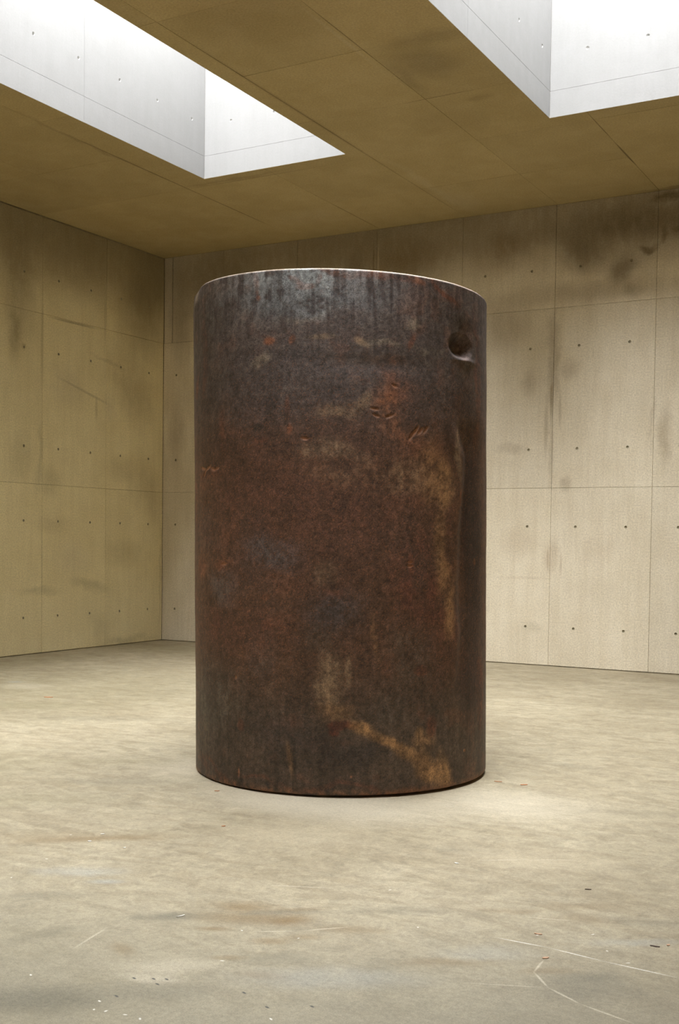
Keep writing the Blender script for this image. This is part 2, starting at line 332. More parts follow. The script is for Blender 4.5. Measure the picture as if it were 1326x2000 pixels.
m_floor = concrete('concrete_floor', 'flat', (.40,.35,.245), (.25,.205,.13), seed=5, streak=0, mottling=.55, rough=.55, grain=.30, per_piece=0, trowel=.5, warp=.18, gloss=.4, stains=[(7.0, 11.3, 2.2, 2.2, -30, 'fore', 0.85, 1.0, 0.3), (9.9, 10.6, 1.9, 2.0, -30, 'fore', 0.85, 1.0, 0.3), (8.4, 11.2, 2.6, 2.0, -30, 'fore', 0.8, 1.0, 0.3), (6.6, 9.2, 0.5, 0.18, -35, 'brown', 0.3, 0.9, 0.5), (6.9, 9.0, 0.4, 0.1, -35, 'brown', 0.32, 0.9, 0.5), (7.82, 9.88, 0.14, 0.06, -40, 'greydark', 0.75, 0.9, 0.5), (7.72, 9.95, 0.05, 0.05, 0, 'greydark', 0.7, 0.9, 0.5), (8.0, 9.62, 0.16, 0.1, -20, 'brown', 0.75, 0.9, 0.5), (8.06, 9.9, 0.1, 0.04, -30, 'brown', 0.6, 0.9, 0.5), (8.25, 9.7, 0.13, 0.07, -30, 'brown', 0.75, 0.9, 0.5), (8.2, 9.55, 0.2, 0.04, -40, 'brown', 0.5, 0.9, 0.5), (8.32, 9.9, 0.12, 0.06, -30, 'brown', 0.5, 0.9, 0.5), (7.98, 10.75, 0.35, 0.14, -30, 'greydark', 0.85, 0.9, 0.5), (8.25, 10.5, 0.3, 0.12, -30, 'greydark', 0.5, 0.9, 0.5), (7.55, 10.3, 0.25, 0.08, -60, 'greydark', 0.45, 0.9, 0.5), (7.9, 10.25, 0.06, 0.12, -60, 'brown', 0.4, 0.9, 0.5), (8.29, 10.12, 0.1, 0.04, -30, 'brown', 0.5, 0.9, 0.5), (8.53, 9.6, 0.2, 0.08, -30, 'brown', 0.45, 0.9, 0.5), (8.8, 9.95, 0.15, 0.2, -30, 'greydark', 0.3, 0.9, 0.5), (9.45, 9.65, 0.22, 0.09, -35, 'greydark', 0.75, 0.9, 0.5), (9.5, 8.95, 0.25, 0.08, -20, 'greydark', 0.45, 0.9, 0.5), (8.96, 9.09, 0.2, 0.05, -30, 'brown', 0.35, 0.9, 0.5), (8.41, 8.34, 0.25, 0.05, -20, 'greydark', 0.3, 0.9, 0.5), (8.4, 9.8, 0.12, 0.05, -30, 'brown', 0.45, 0.9, 0.5), (9.25, 9.05, 0.2, 0.1, -20, 'brown', 0.3, 0.9, 0.5), (9.3, 9.65, 0.15, 0.05, -30, 'brown', 0.4, 0.9, 0.5), (8.5, 10.2, 0.15, 0.06, -20, 'brown', 0.4, 0.9, 0.5), (7.1, 9.6, 0.3, 0.12, -30, 'greyblue', 0.4, 0.9, 0.5), (7.3, 9.65, 0.12, 0.05, -30, 'greyblue', 0.5, 0.9, 0.5), (8.15, 10.3, 0.3, 0.1, -30, 'pale', 0.3, 0.9, 0.5), (2.2, 5.0, 0.4, 0.3, 0, 'pale', 0.5, 0.9, 0.5), (1.9, 4.8, 0.15, 0.1, -30, 'greyblue', 0.5, 0.9, 0.5), (8.7, 10.1, 0.5, 0.15, -30, 'greyblue', 0.3, 0.9, 0.5), (9.5, 9.2, 0.3, 0.06, -30, 'greyblue', 0.35, 0.9, 0.5), (9.05, 9.6, 0.3, 0.1, -30, 'greyblue', 0.25, 0.9, 0.5), (7.3, 7.8, 1.0, 0.6, 0, 'pale', 0.75, 0.8, 0.15), (6.3, 7.3, 0.7, 0.6, -30, 'pale', 0.5, 0.9, 0.2), (8.2, 7.3, 0.8, 0.6, 0, 'pale', 0.5, 0.9, 0.2), (7.6, 8.5, 0.6, 0.5, -30, 'warm', 0.35, 0.9, 0.5), (8.8, 8.3, 0.5, 0.3, -20, 'warm', 0.35, 0.9, 0.5), (1.2, 1.0, 2.4, 1.0, 0, 'olive', 0.45, 0.9, 0.5), (0.6, 3.5, 0.7, 3.0, 0, 'olive', 0.35, 0.9, 0.5), (6.0, 8.0, 0.7, 0.15, -30, 'greydark', 0.3, 0.9, 0.5), (5.6, 7.5, 0.8, 0.12, -30, 'olive', 0.3, 0.9, 0.5), (8.9, 7.1, 0.8, 0.15, -20, 'greydark', 0.2, 0.9, 0.5), (8.2, 6.0, 0.3, 0.15, 0, 'greydark', 0.3, 0.9, 0.5), (5.8, 8.7, 0.9, 0.35, -30, 'olive', 0.3, 0.9, 0.5), (4.2, 6.2, 1.0, 0.25, -30, 'greydark', 0.3, 0.9, 0.5), (3.2, 6.0, 1.0, 0.3, -30, 'olive', 0.3, 0.9, 0.5), (4.6, 8.4, 1.3, 1.2, -30, 'olive', 0.4, 0.9, 0.2), (2.5, 5.0, 3, 3, 0, 'olive', 0.3, 0.9, 0.2), (7.82, 9.88, 0.22, 0.09, -35, 'greydark', 0.7, 0.9, 0.35), (8.12, 9.72, 0.34, 0.13, -25, 'brown', 0.55, 0.9, 0.45), (8.15, 9.62, 0.22, 0.06, -30, 'greydark', 0.6, 0.9, 0.4), (7.95, 10.75, 0.38, 0.18, -30, 'greydark', 0.7, 0.9, 0.35), (8.45, 10.05, 0.22, 0.1, -30, 'greydark', 0.5, 0.9, 0.5), (7.2, 9.95, 0.35, 0.08, -35, 'greydark', 0.4, 0.9, 0.5), (9.5, 9.75, 0.3, 0.12, -30, 'greydark', 0.55, 0.9, 0.4), (6.75, 9.15, 0.45, 0.09, -35, 'brown', 0.45, 0.9, 0.4), (8.95, 9.75, 0.28, 0.06, -30, 'brown', 0.4, 0.9, 0.5), (8.55, 9.35, 0.35, 0.07, -30, 'greydark', 0.35, 0.9, 0.5), (9.2, 8.9, 0.3, 0.09, -25, 'brown', 0.3, 0.9, 0.5), (8.15, 10.42, 0.16, 0.06, -20, 'pale', 0.35, 0.8, 0.4), (9.125, 9.42, 0.13, 0.005, 0.0, 'white', 0.75, 0.7, 0.3), (9.34, 9.435, 0.138, 0.005, 7.8, 'white', 0.75, 0.7, 0.3), (9.585, 9.46, 0.168, 0.005, 4.2, 'white', 0.75, 0.7, 0.3), (9.265, 9.615, 0.081, 0.007, 85.6, 'pale', 0.6, 0.7, 0.3), (9.315, 9.735, 0.088, 0.007, 50.7, 'pale', 0.6, 0.7, 0.3), (9.43, 9.83, 0.1, 0.007, 29.7, 'pale', 0.6, 0.7, 0.3), (9.595, 9.9, 0.124, 0.007, 17.5, 'pale', 0.6, 0.7, 0.3), (8.055, 9.265, 0.208, 0.009, -22.8, 'pale', 0.35, 0.7, 0.3), (8.65, 8.4, 0.151, 0.012, -35.0, 'pale', 0.3, 0.7, 0.3), (8.855, 8.27, 0.15, 0.012, -29.7, 'pale', 0.3, 0.7, 0.3), (9.125, 9.105, 0.149, 0.006, -16.9, 'pale', 0.5, 0.7, 0.3), (8.275, 9.8, 0.112, 0.006, -33.7, 'pale', 0.5, 0.7, 0.3), (8.425, 9.675, 0.132, 0.006, -45.0, 'pale', 0.5, 0.7, 0.3), (9.23, 9.845, 0.175, 0.005, 157.1, 'pale', 0.4, 0.7, 0.3), (7.725, 10.225, 0.158, 0.008, -101.3, 'pale', 0.4, 0.7, 0.3), (8.12, 10.45, 0.014, 0.006, 20, 'black', 0.85, 0.6, 0), (8.18, 10.42, 0.014, 0.006, 20, 'black', 0.85, 0.6, 0), (8.22, 10.45, 0.014, 0.006, 20, 'black', 0.85, 0.6, 0), (8.22, 10.4, 0.014, 0.006, 20, 'black', 0.85, 0.6, 0), (8.17, 10.6, 0.014, 0.006, 20, 'black', 0.85, 0.6, 0), (8.51, 10.36, 0.014, 0.006, 20, 'black', 0.85, 0.6, 0), (8.64, 10.42, 0.014, 0.006, 20, 'black', 0.85, 0.6, 0), (8.76, 10.34, 0.014, 0.006, 20, 'black', 0.85, 0.6, 0), (6.83, 9.52, 0.009, 0.005, 150, 'white', 0.7, 0.6, 0), (6.91, 9.82, 0.008, 0.005, 49, 'white', 0.7, 0.6, 0), (8.28, 10.16, 0.011, 0.005, 155, 'white', 0.7, 0.6, 0), (7.8, 10.61, 0.01, 0.005, 37, 'white', 0.7, 0.6, 0), (8.16, 9.86, 0.009, 0.005, 36, 'white', 0.7, 0.6, 0), (8.39, 9.82, 0.007, 0.005, 85, 'white', 0.7, 0.6, 0), (8.18, 10.72, 0.007, 0.005, 55, 'white', 0.7, 0.6, 0), (8.29, 10.7, 0.01, 0.005, 165, 'white', 0.7, 0.6, 0), (8.35, 10.7, 0.011, 0.005, 45, 'white', 0.7, 0.6, 0), (8.41, 9.1, 0.012, 0.005, 105, 'white', 0.7, 0.6, 0), (8.72, 9.47, 0.009, 0.005, 54, 'white', 0.7, 0.6, 0), (9.33, 9.19, 0.011, 0.005, 122, 'white', 0.7, 0.6, 0), (9.15, 9.31, 0.008, 0.005, 123, 'white', 0.7, 0.6, 0), (9.43, 9.34, 0.008, 0.005, 42, 'white', 0.7, 0.6, 0), (9.53, 9.42, 0.012, 0.005, 141, 'white', 0.7, 0.6, 0), (6.62, 9.13, 0.009, 0.005, 120, 'white', 0.7, 0.6, 0), (8.7, 10.49, 0.011, 0.005, 34, 'white', 0.7, 0.6, 0), (8.15, 10.66, 0.01, 0.005, 26, 'white', 0.7, 0.6, 0), (8.22, 10.71, 0.01, 0.005, 95, 'white', 0.7, 0.6, 0)])  # pale ring at the cylinder foot: paler floor plus its pool of light painted in
m_shaft_s = concrete('pale_concrete_shaft_side', 'side', (.218,.215,.21), (.195,.192,.185), seed=7, streak=.35, mottling=.4, grain=.05, per_piece=.02)
m_shaft_b = concrete('pale_concrete_shaft_end', 'back', (.218,.215,.21), (.195,.192,.185), seed=8, streak=.35, mottling=.4, grain=.05, per_piece=.02)
m_core = plain('recess_concrete', (.30, .25, .16))
m_hole = plain('tie_hole_grout', (.36, .32, .22))
m_hole_pale = plain('tie_hole_grout_pale', (.5, .495, .48))
m_shell = plain('shell_concrete', (.76,.69,.55))

# ------------------------------------------------------------------ floor, walls, ceiling, shafts
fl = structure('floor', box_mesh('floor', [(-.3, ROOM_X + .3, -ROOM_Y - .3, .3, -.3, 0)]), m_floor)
wl = structure('wall_left', box_mesh('wall_left', [(-.3, -.025, -ROOM_Y - .3, .3, 0, H + .01)]), m_core)
wb = structure('wall_back', box_mesh('wall_back', [(-.025, ROOM_X + .3, .025, .3, 0, H + .01)]), m_core)
wr = structure('wall_right', box_mesh('wall_right', [(ROOM_X, ROOM_X + .3, -ROOM_Y - .3, .025, 0, H + .01)]), m_shell)
wf = structure('wall_front', box_mesh('wall_front', [(-.025, ROOM_X, -ROOM_Y - .3, -ROOM_Y, 0, H + .01)]), m_shell)

ZJ = [.006, 2.17, 4.34, H - .001]
ROWS = [.47, 1.70, 2.64, 3.87, 4.81]
R_back = Matrix.Identity(4)
R_side = Matrix.Rotation(math.radians(90), 4, 'Z')     # front towards +X
aj = [0.0, 1.06] + [1.06 + 1.22 * k for k in range(1, 20) if 1.06 + 1.22 * k < ROOM_X - .2] + [ROOM_X]
hb = [(5.94 + .31 + .61 * k, z) for k in range(-9, 20) for z in ROWS if .2 < 6.25 + .61 * k < ROOM_X - .1] + [(.235, z) for z in ROWS[:4]]
def skip_strip(a0, a1, z0, z1):
    return a0 == 0.0 and z0 == 4.34
lay_panels(wb, aj, ZJ, [q for q in hb if q[1] != 4.81 or q[0] > 5], lambda a, z, o: Vector((a, o, z)), R_back, m_back, m_hole, skip=skip_strip)
lay_panels(wb, [0.0, .148], [4.34, H - .001], [], lambda a, z, o: Vector((a, .004, z)), R_back, m_back, m_hole)
lay_panels(wb, [.158, 1.06], [4.34, H - .001], [(.76, 4.81)], lambda a, z, o: Vector((a, o, z)), R_back, m_back, m_hole)
vj = [.03 + 1.22 * k for k in range(0, 20) if .03 + 1.22 * k < ROOM_Y - .2]
vj[0] = 0.002
vj.append(ROOM_Y)
hs_ = [(.03 + .305 + .615 * k, z) for k in range(0, 24) for z in ROWS if .335 + .615 * k < ROOM_Y - .1]
# a side-wall panel's local x runs along +Y (towards the corner), so a runs as -depth
lay_panels(wl, [-v for v in vj[::-1]], [.006, 2.17, 4.34, H - .012], [(-a, z) for a, z in hs_], lambda a, z, o: Vector((o, a, z)), R_side, m_side, m_hole)

# ceiling slab round the openings
xs = [-.3] + [q for o_ in OPEN for q in o_[:2]] + [ROOM_X + .3]
d0, d1 = OPEN[0][2], OPEN[0][3]
SH = .02
slab = [(-.3, ROOM_X + .3, -d0 + SH, .3, H + .024, TOP), (-.3, ROOM_X + .3, -ROOM_Y - .3, -d1 - SH, H + .024, TOP)]
for k in range(0, len(xs), 2):
    slab.append((xs[k] + (SH if k else 0), xs[k + 1] - (SH if k + 2 < len(xs) else 0), -d1 - SH, -d0 + SH, H + .024, TOP))
ce = structure('ceiling', box_mesh('ceiling', slab), m_core)
cx = [.0, 1.12, 2.34, 3.54, 4.755, 5.955, 7.17, 8.38] 
while cx[-1] + 1.22 < ROOM_X - .3:
    cx.append(cx[-1] + 1.21)
cx.append(ROOM_X)
cd = [.0, 1.30, 2.53, 3.74, 4.95]
while cd[-1] + 1.21 < ROOM_Y - .3:
    cd.append(cd[-1] + 1.21)
cd.append(ROOM_Y)
cm = {}
for x0, x1 in zip(cx, cx[1:]):
    for e0, e1 in zip(cd, cd[1:]):
        # cut each panel to the openings
        rects = [(x0 + GAP / 2, x1 - GAP / 2, e0 + GAP / 2, e1 - GAP / 2)]
        for (ox0, ox1, oe0, oe1) in OPEN:
            ox0, ox1, oe0, oe1 = ox0 - .001, ox1 + .001, oe0 - .001, oe1 + .001
            nxt = []
            for (a, b, c, d) in rects:
                if b <= ox0 or a >= ox1 or d <= oe0 or c >= oe1:
                    nxt.append((a, b, c, d)); continue
                if a < ox0: nxt.append((a, ox0, c, d))
                if b > ox1: nxt.append((ox1, b, c, d))
                a2, b2 = max(a, ox0), min(b, ox1)
                if c < oe0: nxt.append((a2, b2, c, oe0))
                if d > oe1: nxt.append((a2, b2, oe1, d))
            rects = nxt
        rects = [r for r in rects if r[1] - r[0] > .01 and r[3] - r[2] > .01]
        if not rects:
            continue
        dz = rnd.uniform(-.0020, -.0006)
        me = box_mesh('concrete_panel', [(a, b, -d, -c, H + dz, H + .026) for a, b, c, d in rects])
        link('concrete_panel', me, ce, m_ceil)

# skylight shafts: reveal panels on four sides, a low strip and a tall one with tie holes
for n, (x0, x1, e0, e1) in enumerate(OPEN):
    e = bpy.data.objects.new('window_%d' % (n + 1), None)
    e.location = ((x0 + x1) / 2, -(e0 + e1) / 2, H)
    COL.objects.link(e)
    e['kind'] = 'structure'
    bpy.context.view_layer.update()
    zj = [H - GAP / 2, 5.828, TOP]
    ej = [e0, e0 + 1.99]
    while ej[-1] + 2.44 < e1 - .3:
        ej.append(ej[-1] + 2.44)
    ej.append(e1)
    hl = [(e0 + .24 + .61 * k, z) for k in range(40) for z in (6.17, 7.3) if e0 + .24 + .61 * k < e1 - .1]
    inv = e.matrix_world.inverted()
    GAP = .0016
    lay_panels(e, [-v for v in ej[::-1]], zj, [(-a, z) for a, z in hl], lambda a, z, o: Vector((x0, a, z)), R_side, m_shaft_s, m_hole_pale, flat=True)
    lay_panels(e, ej, zj, hl, lambda a, z, o: Vector((x1, -a, z)), Matrix.Rotation(math.radians(-90), 4, 'Z'), m_shaft_s, m_hole_pale, flat=True)
    hh = [(x0 + .36 + .57 * k, z) for k in range(3) for z in (6.17, 7.3)]
    lay_panels(e, [x0, x1], zj, hh, lambda a, z, o: Vector((a, -e0, z)), R_back, m_shaft_b, m_hole_pale, flat=True)
    lay_panels(e, [-x1, -x0], zj, [(-a, z) for a, z in hh], lambda a, z, o: Vector((-a, -e1, z)), Matrix.Rotation(math.pi, 4, 'Z'), m_shaft_b, m_hole_pale, flat=True)

# ------------------------------------------------------------------ the forged steel cylinder
def vnoise(x, y, nx, ny, seed, per=True):
    """smooth value noise on x in 0..1 (periodic) and y in 0..1"""
    g = np.random.RandomState(seed).rand(ny + 2, nx)
    fx, fy = x * nx, np.clip(y, 0, .99999) * ny
    ix, iy = np.floor(fx).astype(int), np.floor(fy).astype(int)
    tx, ty = fx - ix, fy - iy
    tx, ty = tx * tx * (3 - 2 * tx), ty * ty * (3 - 2 * ty)
    a, b = g[iy, ix % nx], g[iy, (ix + 1) % nx]
    c, d = g[iy + 1, ix % nx], g[iy + 1, (ix + 1) % nx]
    return (a * (1 - tx) + b * tx) * (1 - ty) + (c * (1 - tx) + d * tx) * ty
def fbm(x, y, nx, ny, seed, octv=4, gain=.5):
    t = 0; amp = 1; tot = 0
    for k in range(octv):
        t = t + amp * vnoise(x, y, nx * 2 ** k, ny * 2 ** k, seed + k * 13)
        tot += amp; amp *= gain
    return t / tot
def sm(v, a, b):
    t = np.clip((v - a) / (b - a), 0, 1)
    return t * t * (3 - 2 * t)

STEEL = {
 'redbrown': (.095, .046, .030), 'red': (.095, .036, .024), 'purple': (.078, .062, .060), 'blue': (.25, .265, .275), 'bluedark': (.066, .064, .070),
 'tangrey': (.20, .165, .13), 'rust': (.16, .066, .036), 'rustdark': (.12, .050, .030), 'dark': (.040, .031, .027), 'tan': (.235, .16, .10),
 'orange': (.21, .088, .042), 'ochre': (.265, .15, .07), 'deep_shade': (.036, .020, .015), 'slate': (.072, .060, .048), 'speckle': (.22, .14, .08),
}
SHINE = {'blue': .38, 'bluedark': .42, 'purple': .5, 'dark': .55, 'slate': .55, 'deep_shade': .6, 'tangrey': .45}
STAINS_AND_LIGHT = [
 (-0.1, 1.63, 0.772, 0.621, 0.0, 'redbrown', 0.75, 0.9, 0.5),
 (-0.63, 1.66, 0.462, 0.608, 0.0, 'redbrown', 0.5, 0.9, 0.6),
 (0.47, 1.22, 0.239, 0.331, 0.0, 'red', 0.6, 0.9, 0.6),
 (0.71, 0.91, 0.252, 0.431, 0.0, 'red', 0.35, 0.9, 0.7),
 (-0.8, 0.95, 0.42, 0.186, 0.0, 'red', 0.4, 0.9, 0.6),
 (-0.37, 0.94, 0.291, 0.18, 10.0, 'redbrown', 0.6, 0.9, 0.6),
 (-0.6, 2.45, 0.486, 0.332, 0.0, 'purple', 0.6, 0.9, 0.3),
 (-0.23, 2.34, 0.517, 0.207, 0.0, 'purple', 0.5, 0.9, 0.3),
 (-0.25, 2.99, 0.29, 0.077, 0.0, 'blue', 0.95, 0.7, 0.55),  # sheen of the sky on the head, put into the colour
 (-0.36, 2.89, 0.414, 0.133, 0.0, 'bluedark', 0.8, 0.9, 0.6),
 (0.06, 2.87, 0.324, 0.147, 0.0, 'bluedark', 0.6, 0.9, 0.6),
 (-0.89, 2.84, 0.262, 0.186, 0.0, 'bluedark', 0.6, 0.9, 0.6),
 (-0.11, 2.84, 0.177, 0.117, 0.0, 'blue', 0.35, 0.8, 0.8),
 (-1.22, 3.04, 0.129, 0.071, -30.0, 'tangrey', 0.7, 0.7, 0.3),
 (-0.51, 2.98, 0.024, 0.084, 5.0, 'rust', 0.63, 0.6, 0.5),
 (-0.58, 2.95, 0.037, 0.03, 0.0, 'rust', 0.42, 0.7, 0.6),
 (-0.5, 2.89, 0.021, 0.018, 0.0, 'rust', 0.8, 0.6, 0.3),
 (-0.26, 2.97, 0.018, 0.065, 60.0, 'rustdark', 0.95, 0.5, 0.2),
 (-0.2, 2.94, 0.066, 0.018, 5.0, 'rustdark', 0.95, 0.5, 0.2),
 (-0.12, 2.98, 0.018, 0.035, -30.0, 'rustdark', 0.8, 0.5, 0.3),
 (0.03, 3.04, 0.176, 0.023, 0.0, 'rustdark', 0.8, 0.6, 0.5),
 (0.24, 3.03, 0.213, 0.026, -5.0, 'rustdark', 0.8, 0.6, 0.5),
 (0.45, 3.02, 0.074, 0.021, -15.0, 'rust', 0.63, 0.5, 0.3),
 (0.66, 3.0, 0.158, 0.024, -20.0, 'rustdark', 0.7, 0.6, 0.5),
 (-0.43, 2.64, 0.043, 0.027, 0.0, 'rust', 0.85, 0.6, 0.5),
 (-0.29, 2.64, 0.022, 0.038, -15.0, 'rust', 0.85, 0.6, 0.5),
 (-0.32, 2.25, 0.019, 0.089, 0.0, 'rustdark', 0.6, 0.7, 0.5),
 (-0.31, 2.13, 0.019, 0.03, 0.0, 'rust', 0.8, 0.6, 0.5),
 (-0.51, 2.15, 0.049, 0.024, 0.0, 'dark', 0.9, 0.6, 0.4),
 (-0.5, 2.08, 0.069, 0.024, 0.0, 'rustdark', 0.6, 0.7, 0.5),
 (-0.21, 2.07, 0.036, 0.024, -20.0, 'rust', 0.7, 0.6, 0.5),
 (-0.21, 2.0, 0.106, 0.059, 0.0, 'tan', 0.35, 0.9, 0.6),
 (-0.06, 1.99, 0.251, 0.065, -12.0, 'tan', 0.55, 0.9, 0.4),
 (-0.03, 2.21, 0.191, 0.065, 5.0, 'tan', 0.5, 0.9, 0.4),
 (0.14, 2.28, 0.048, 0.077, -30.0, 'tan', 0.6, 0.8, 0.3),
 (-0.11, 2.65, 0.118, 0.021, 0.0, 'tan', 0.5, 0.8, 0.3),
 (0.13, 2.62, 0.065, 0.024, -25.0, 'tan', 0.7, 0.8, 0.3),
 (0.25, 2.6, 0.153, 0.024, 0.0, 'tangrey', 0.5, 0.8, 0.4),
 (0.44, 2.76, 0.053, 0.042, 30.0, 'tangrey', 0.55, 0.8, 0.3),
 (0.57, 2.65, 0.164, 0.027, 0.0, 'tangrey', 0.35, 0.9, 0.4),
 (-0.49, 2.53, 0.089, 0.048, 20.0, 'tangrey', 0.6, 0.8, 0.4),
 (-0.23, 2.78, 0.182, 0.029, 0.0, 'tangrey', 0.3, 0.9, 0.4),
 (0.43, 2.65, 0.023, 0.066, -20.0, 'rustdark', 0.7, 0.7, 0.5),
 (0.33, 2.53, 0.088, 0.041, 0.0, 'rust', 0.45, 0.9, 0.7),
 (0.27, 2.26, 0.111, 0.148, 0.0, 'orange', 0.75, 0.85, 0.55),
 (0.38, 2.12, 0.162, 0.089, 0.0, 'orange', 0.55, 0.9, 0.7),
 (0.53, 1.97, 0.212, 0.181, 0.0, 'rust', 0.5, 0.9, 0.6),
 (0.35, 2.38, 0.159, 0.148, 0.0, 'rust', 0.5, 0.9, 0.6),
 (0.56, 1.89, 0.123, 0.242, 0.0, 'ochre', 0.6, 0.9, 0.5),
 (0.66, 1.8, 0.095, 0.213, 0.0, 'ochre', 0.85, 0.8, 0.3),
 (0.64, 1.4, 0.078, 0.274, 0.0, 'ochre', 0.75, 0.85, 0.4),
 (0.73, 1.1, 0.06, 0.246, 0.0, 'ochre', 0.6, 0.85, 0.4),
 (0.81, 1.97, 0.042, 0.185, 0.0, 'tan', 0.7, 0.7, 0.2),
 (0.39, 1.88, 0.195, 0.119, 0.0, 'speckle', 0.5, 0.9, 0.7),
 (0.05, 1.87, 0.384, 0.118, 0.0, 'speckle', 0.25, 0.9, 0.8),
 (1.0, 1.53, 0.176, 0.823, 0.0, 'deep_shade', 1.0, 0.6, 0.05),  # right flank past the step: darker steel with its shade put into the colour
 (0.98, 0.64, 0.159, 0.381, 0.0, 'deep_shade', 0.85, 0.7, 0.1),
 (0.85, 2.3, 0.149, 0.186, 0.0, 'deep_shade', 0.5, 0.9, 0.3),
 (1.06, 2.45, 0.058, 0.572, 0.0, 'rustdark', 0.6, 0.8, 0.5),
 (1.12, 0.5, 0.068, 0.388, 0.0, 'rustdark', 0.6, 0.8, 0.5),
 (0.83, 1.73, 0.024, 0.05, 0.0, 'rust', 0.9, 0.6, 0.3),
 (1.04, 1.35, 0.027, 0.025, 0.0, 'orange', 0.8, 0.6, 0.3),
 (0.42, 1.34, 0.023, 0.066, 0.0, 'rustdark', 0.9, 0.6, 0.2),
 (-0.44, 1.38, 0.251, 0.126, 0.0, 'bluedark', 0.6, 0.9, 0.4),
 (-0.81, 1.2, 0.211, 0.124, 0.0, 'bluedark', 0.5, 0.9, 0.5),
 (-0.09, 1.29, 0.101, 0.095, 0.0, 'tan', 0.45, 0.9, 0.4),
 (-0.03, 1.17, 0.083, 0.03, -8.0, 'rust', 0.8, 0.8, 0.6),
 (-0.03, 1.06, 0.267, 0.148, 0.0, 'bluedark', 0.55, 0.9, 0.4),
 (-0.15, 0.89, 0.18, 0.149, 0.0, 'slate', 0.5, 0.9, 0.4),
 (-0.47, 1.14, 0.034, 0.024, 0.0, 'rust', 0.6, 0.6, 0.5),
 (-0.46, 0.98, 0.048, 0.027, 0.0, 'rustdark', 0.6, 0.6, 0.5),
 (0.44, 0.8, 0.202, 0.301, 0.0, 'slate', 0.45, 0.9, 0.5),
 (0.5, 0.71, 0.056, 0.036, 0.0, 'rustdark', 0.8, 0.6, 0.4),
 (-0.07, 0.67, 0.101, 0.178, 0.0, 'tan', 0.75, 0.85, 0.3),
 (0.04, 0.72, 0.027, 0.101, 0.0, 'tan', 0.7, 0.7, 0.3),
 (-0.02, 0.52, 0.149, 0.077, 0.0, 'ochre', 0.55, 0.9, 0.4),
 (-0.91, 0.5, 0.383, 0.284, 0.0, 'slate', 0.7, 0.9, 0.4),
 (-0.65, 0.37, 0.032, 0.049, 0.0, 'rustdark', 0.8, 0.6, 0.3),
 (-0.28, 0.41, 0.022, 0.03, 0.0, 'rustdark', 0.5, 0.6, 0.3),
 (-0.33, 0.31, 0.35, 0.21, 0.0, 'dark', 0.75, 0.9, 0.15),
 (0.07, 0.24, 0.239, 0.101, 0.0, 'dark', 0.85, 0.7, 0.1),
 (-0.08, 0.31, 0.209, 0.119, 0.0, 'dark', 0.5, 0.9, 0.2),
 (0.31, 0.5, 0.19, 0.15, 0.0, 'slate', 0.4, 0.9, 0.4),
 (-0.01, 0.42, 0.077, 0.03, 8.0, 'red', 1.0, 0.5, 0.25),
 (0.07, 0.41, 0.048, 0.021, -20.0, 'red', 0.9, 0.5, 0.3),
 (-0.04, 0.38, 0.036, 0.03, 30.0, 'red', 0.9, 0.5, 0.3),
 (0.13, 0.39, 0.102, 0.048, -25.0, 'ochre', 0.9, 0.8, 0.3),
 (0.27, 0.3, 0.131, 0.051, -28.0, 'ochre', 0.95, 0.8, 0.25),
 (0.4, 0.23, 0.138, 0.054, -26.0, 'ochre', 0.95, 0.8, 0.25),
 (0.55, 0.14, 0.131, 0.067, -30.0, 'ochre', 0.95, 0.8, 0.25),
 (0.67, 0.13, 0.08, 0.138, 0.0, 'ochre', 0.8, 0.8, 0.3),
 (0.52, 0.28, 0.107, 0.079, 0.0, 'ochre', 0.5, 0.9, 0.5),
 (0.58, 0.37, 0.048, 0.079, -5.0, 'rustdark', 0.8, 0.7, 0.4),
 (0.49, 0.34, 0.035, 0.042, 0.0, 'ochre', 0.5, 0.7, 0.4),
 (-0.3, 0.2, 0.022, 0.12, 10.0, 'ochre', 0.4, 0.8, 0.3),
 (0.45, 0.04, 0.17, 0.042, 5.0, 'rustdark', 0.42, 0.9, 0.5),
 (-0.02, 0.04, 0.507, 0.027, 0.0, 'rustdark', 0.5249999999999999, 0.8, 0.5),
 (-0.84, 0.04, 0.297, 0.028, -20.0, 'rustdark', 0.595, 0.8, 0.5),
 (-1.08, 0.09, 0.12, 0.045, -30.0, 'rustdark', 0.42, 0.8, 0.5),
 (-0.53, 0.03, 0.215, 0.018, -8.0, 'rustdark', 0.48999999999999994, 0.8, 0.4),
 (-0.97, 1.9, 0.181, 0.05, 0.0, 'rust', 0.7, 0.8, 0.5),
 (-1.09, 1.31, 0.108, 0.096, 0.0, 'rust', 0.5, 0.8, 0.6),
 (-0.81, 1.34, 0.122, 0.043, 0.0, 'rust', 0.6, 0.8, 0.5),
 (-1.03, 2.61, 0.054, 0.379, 0.0, 'rustdark', 0.45, 0.8, 0.7),
 (-1.19, 2.44, 0.046, 0.129, 0.0, 'rust', 0.5, 0.8, 0.7),
 (-0.83, 2.1, 0.039, 0.186, 0.0, 'rustdark', 0.4, 0.8, 0.7),
 (-1.25, 1.8, 0.037, 0.392, 0.0, 'rust', 0.4, 0.8, 0.6),
 (0.21, 0.92, 0.024, 0.149, 0.0, 'ochre', 0.35, 0.8, 0.4),
 (0.58, 1.13, 0.111, 0.182, 0.0, 'red', 0.4, 0.9, 0.5),
]

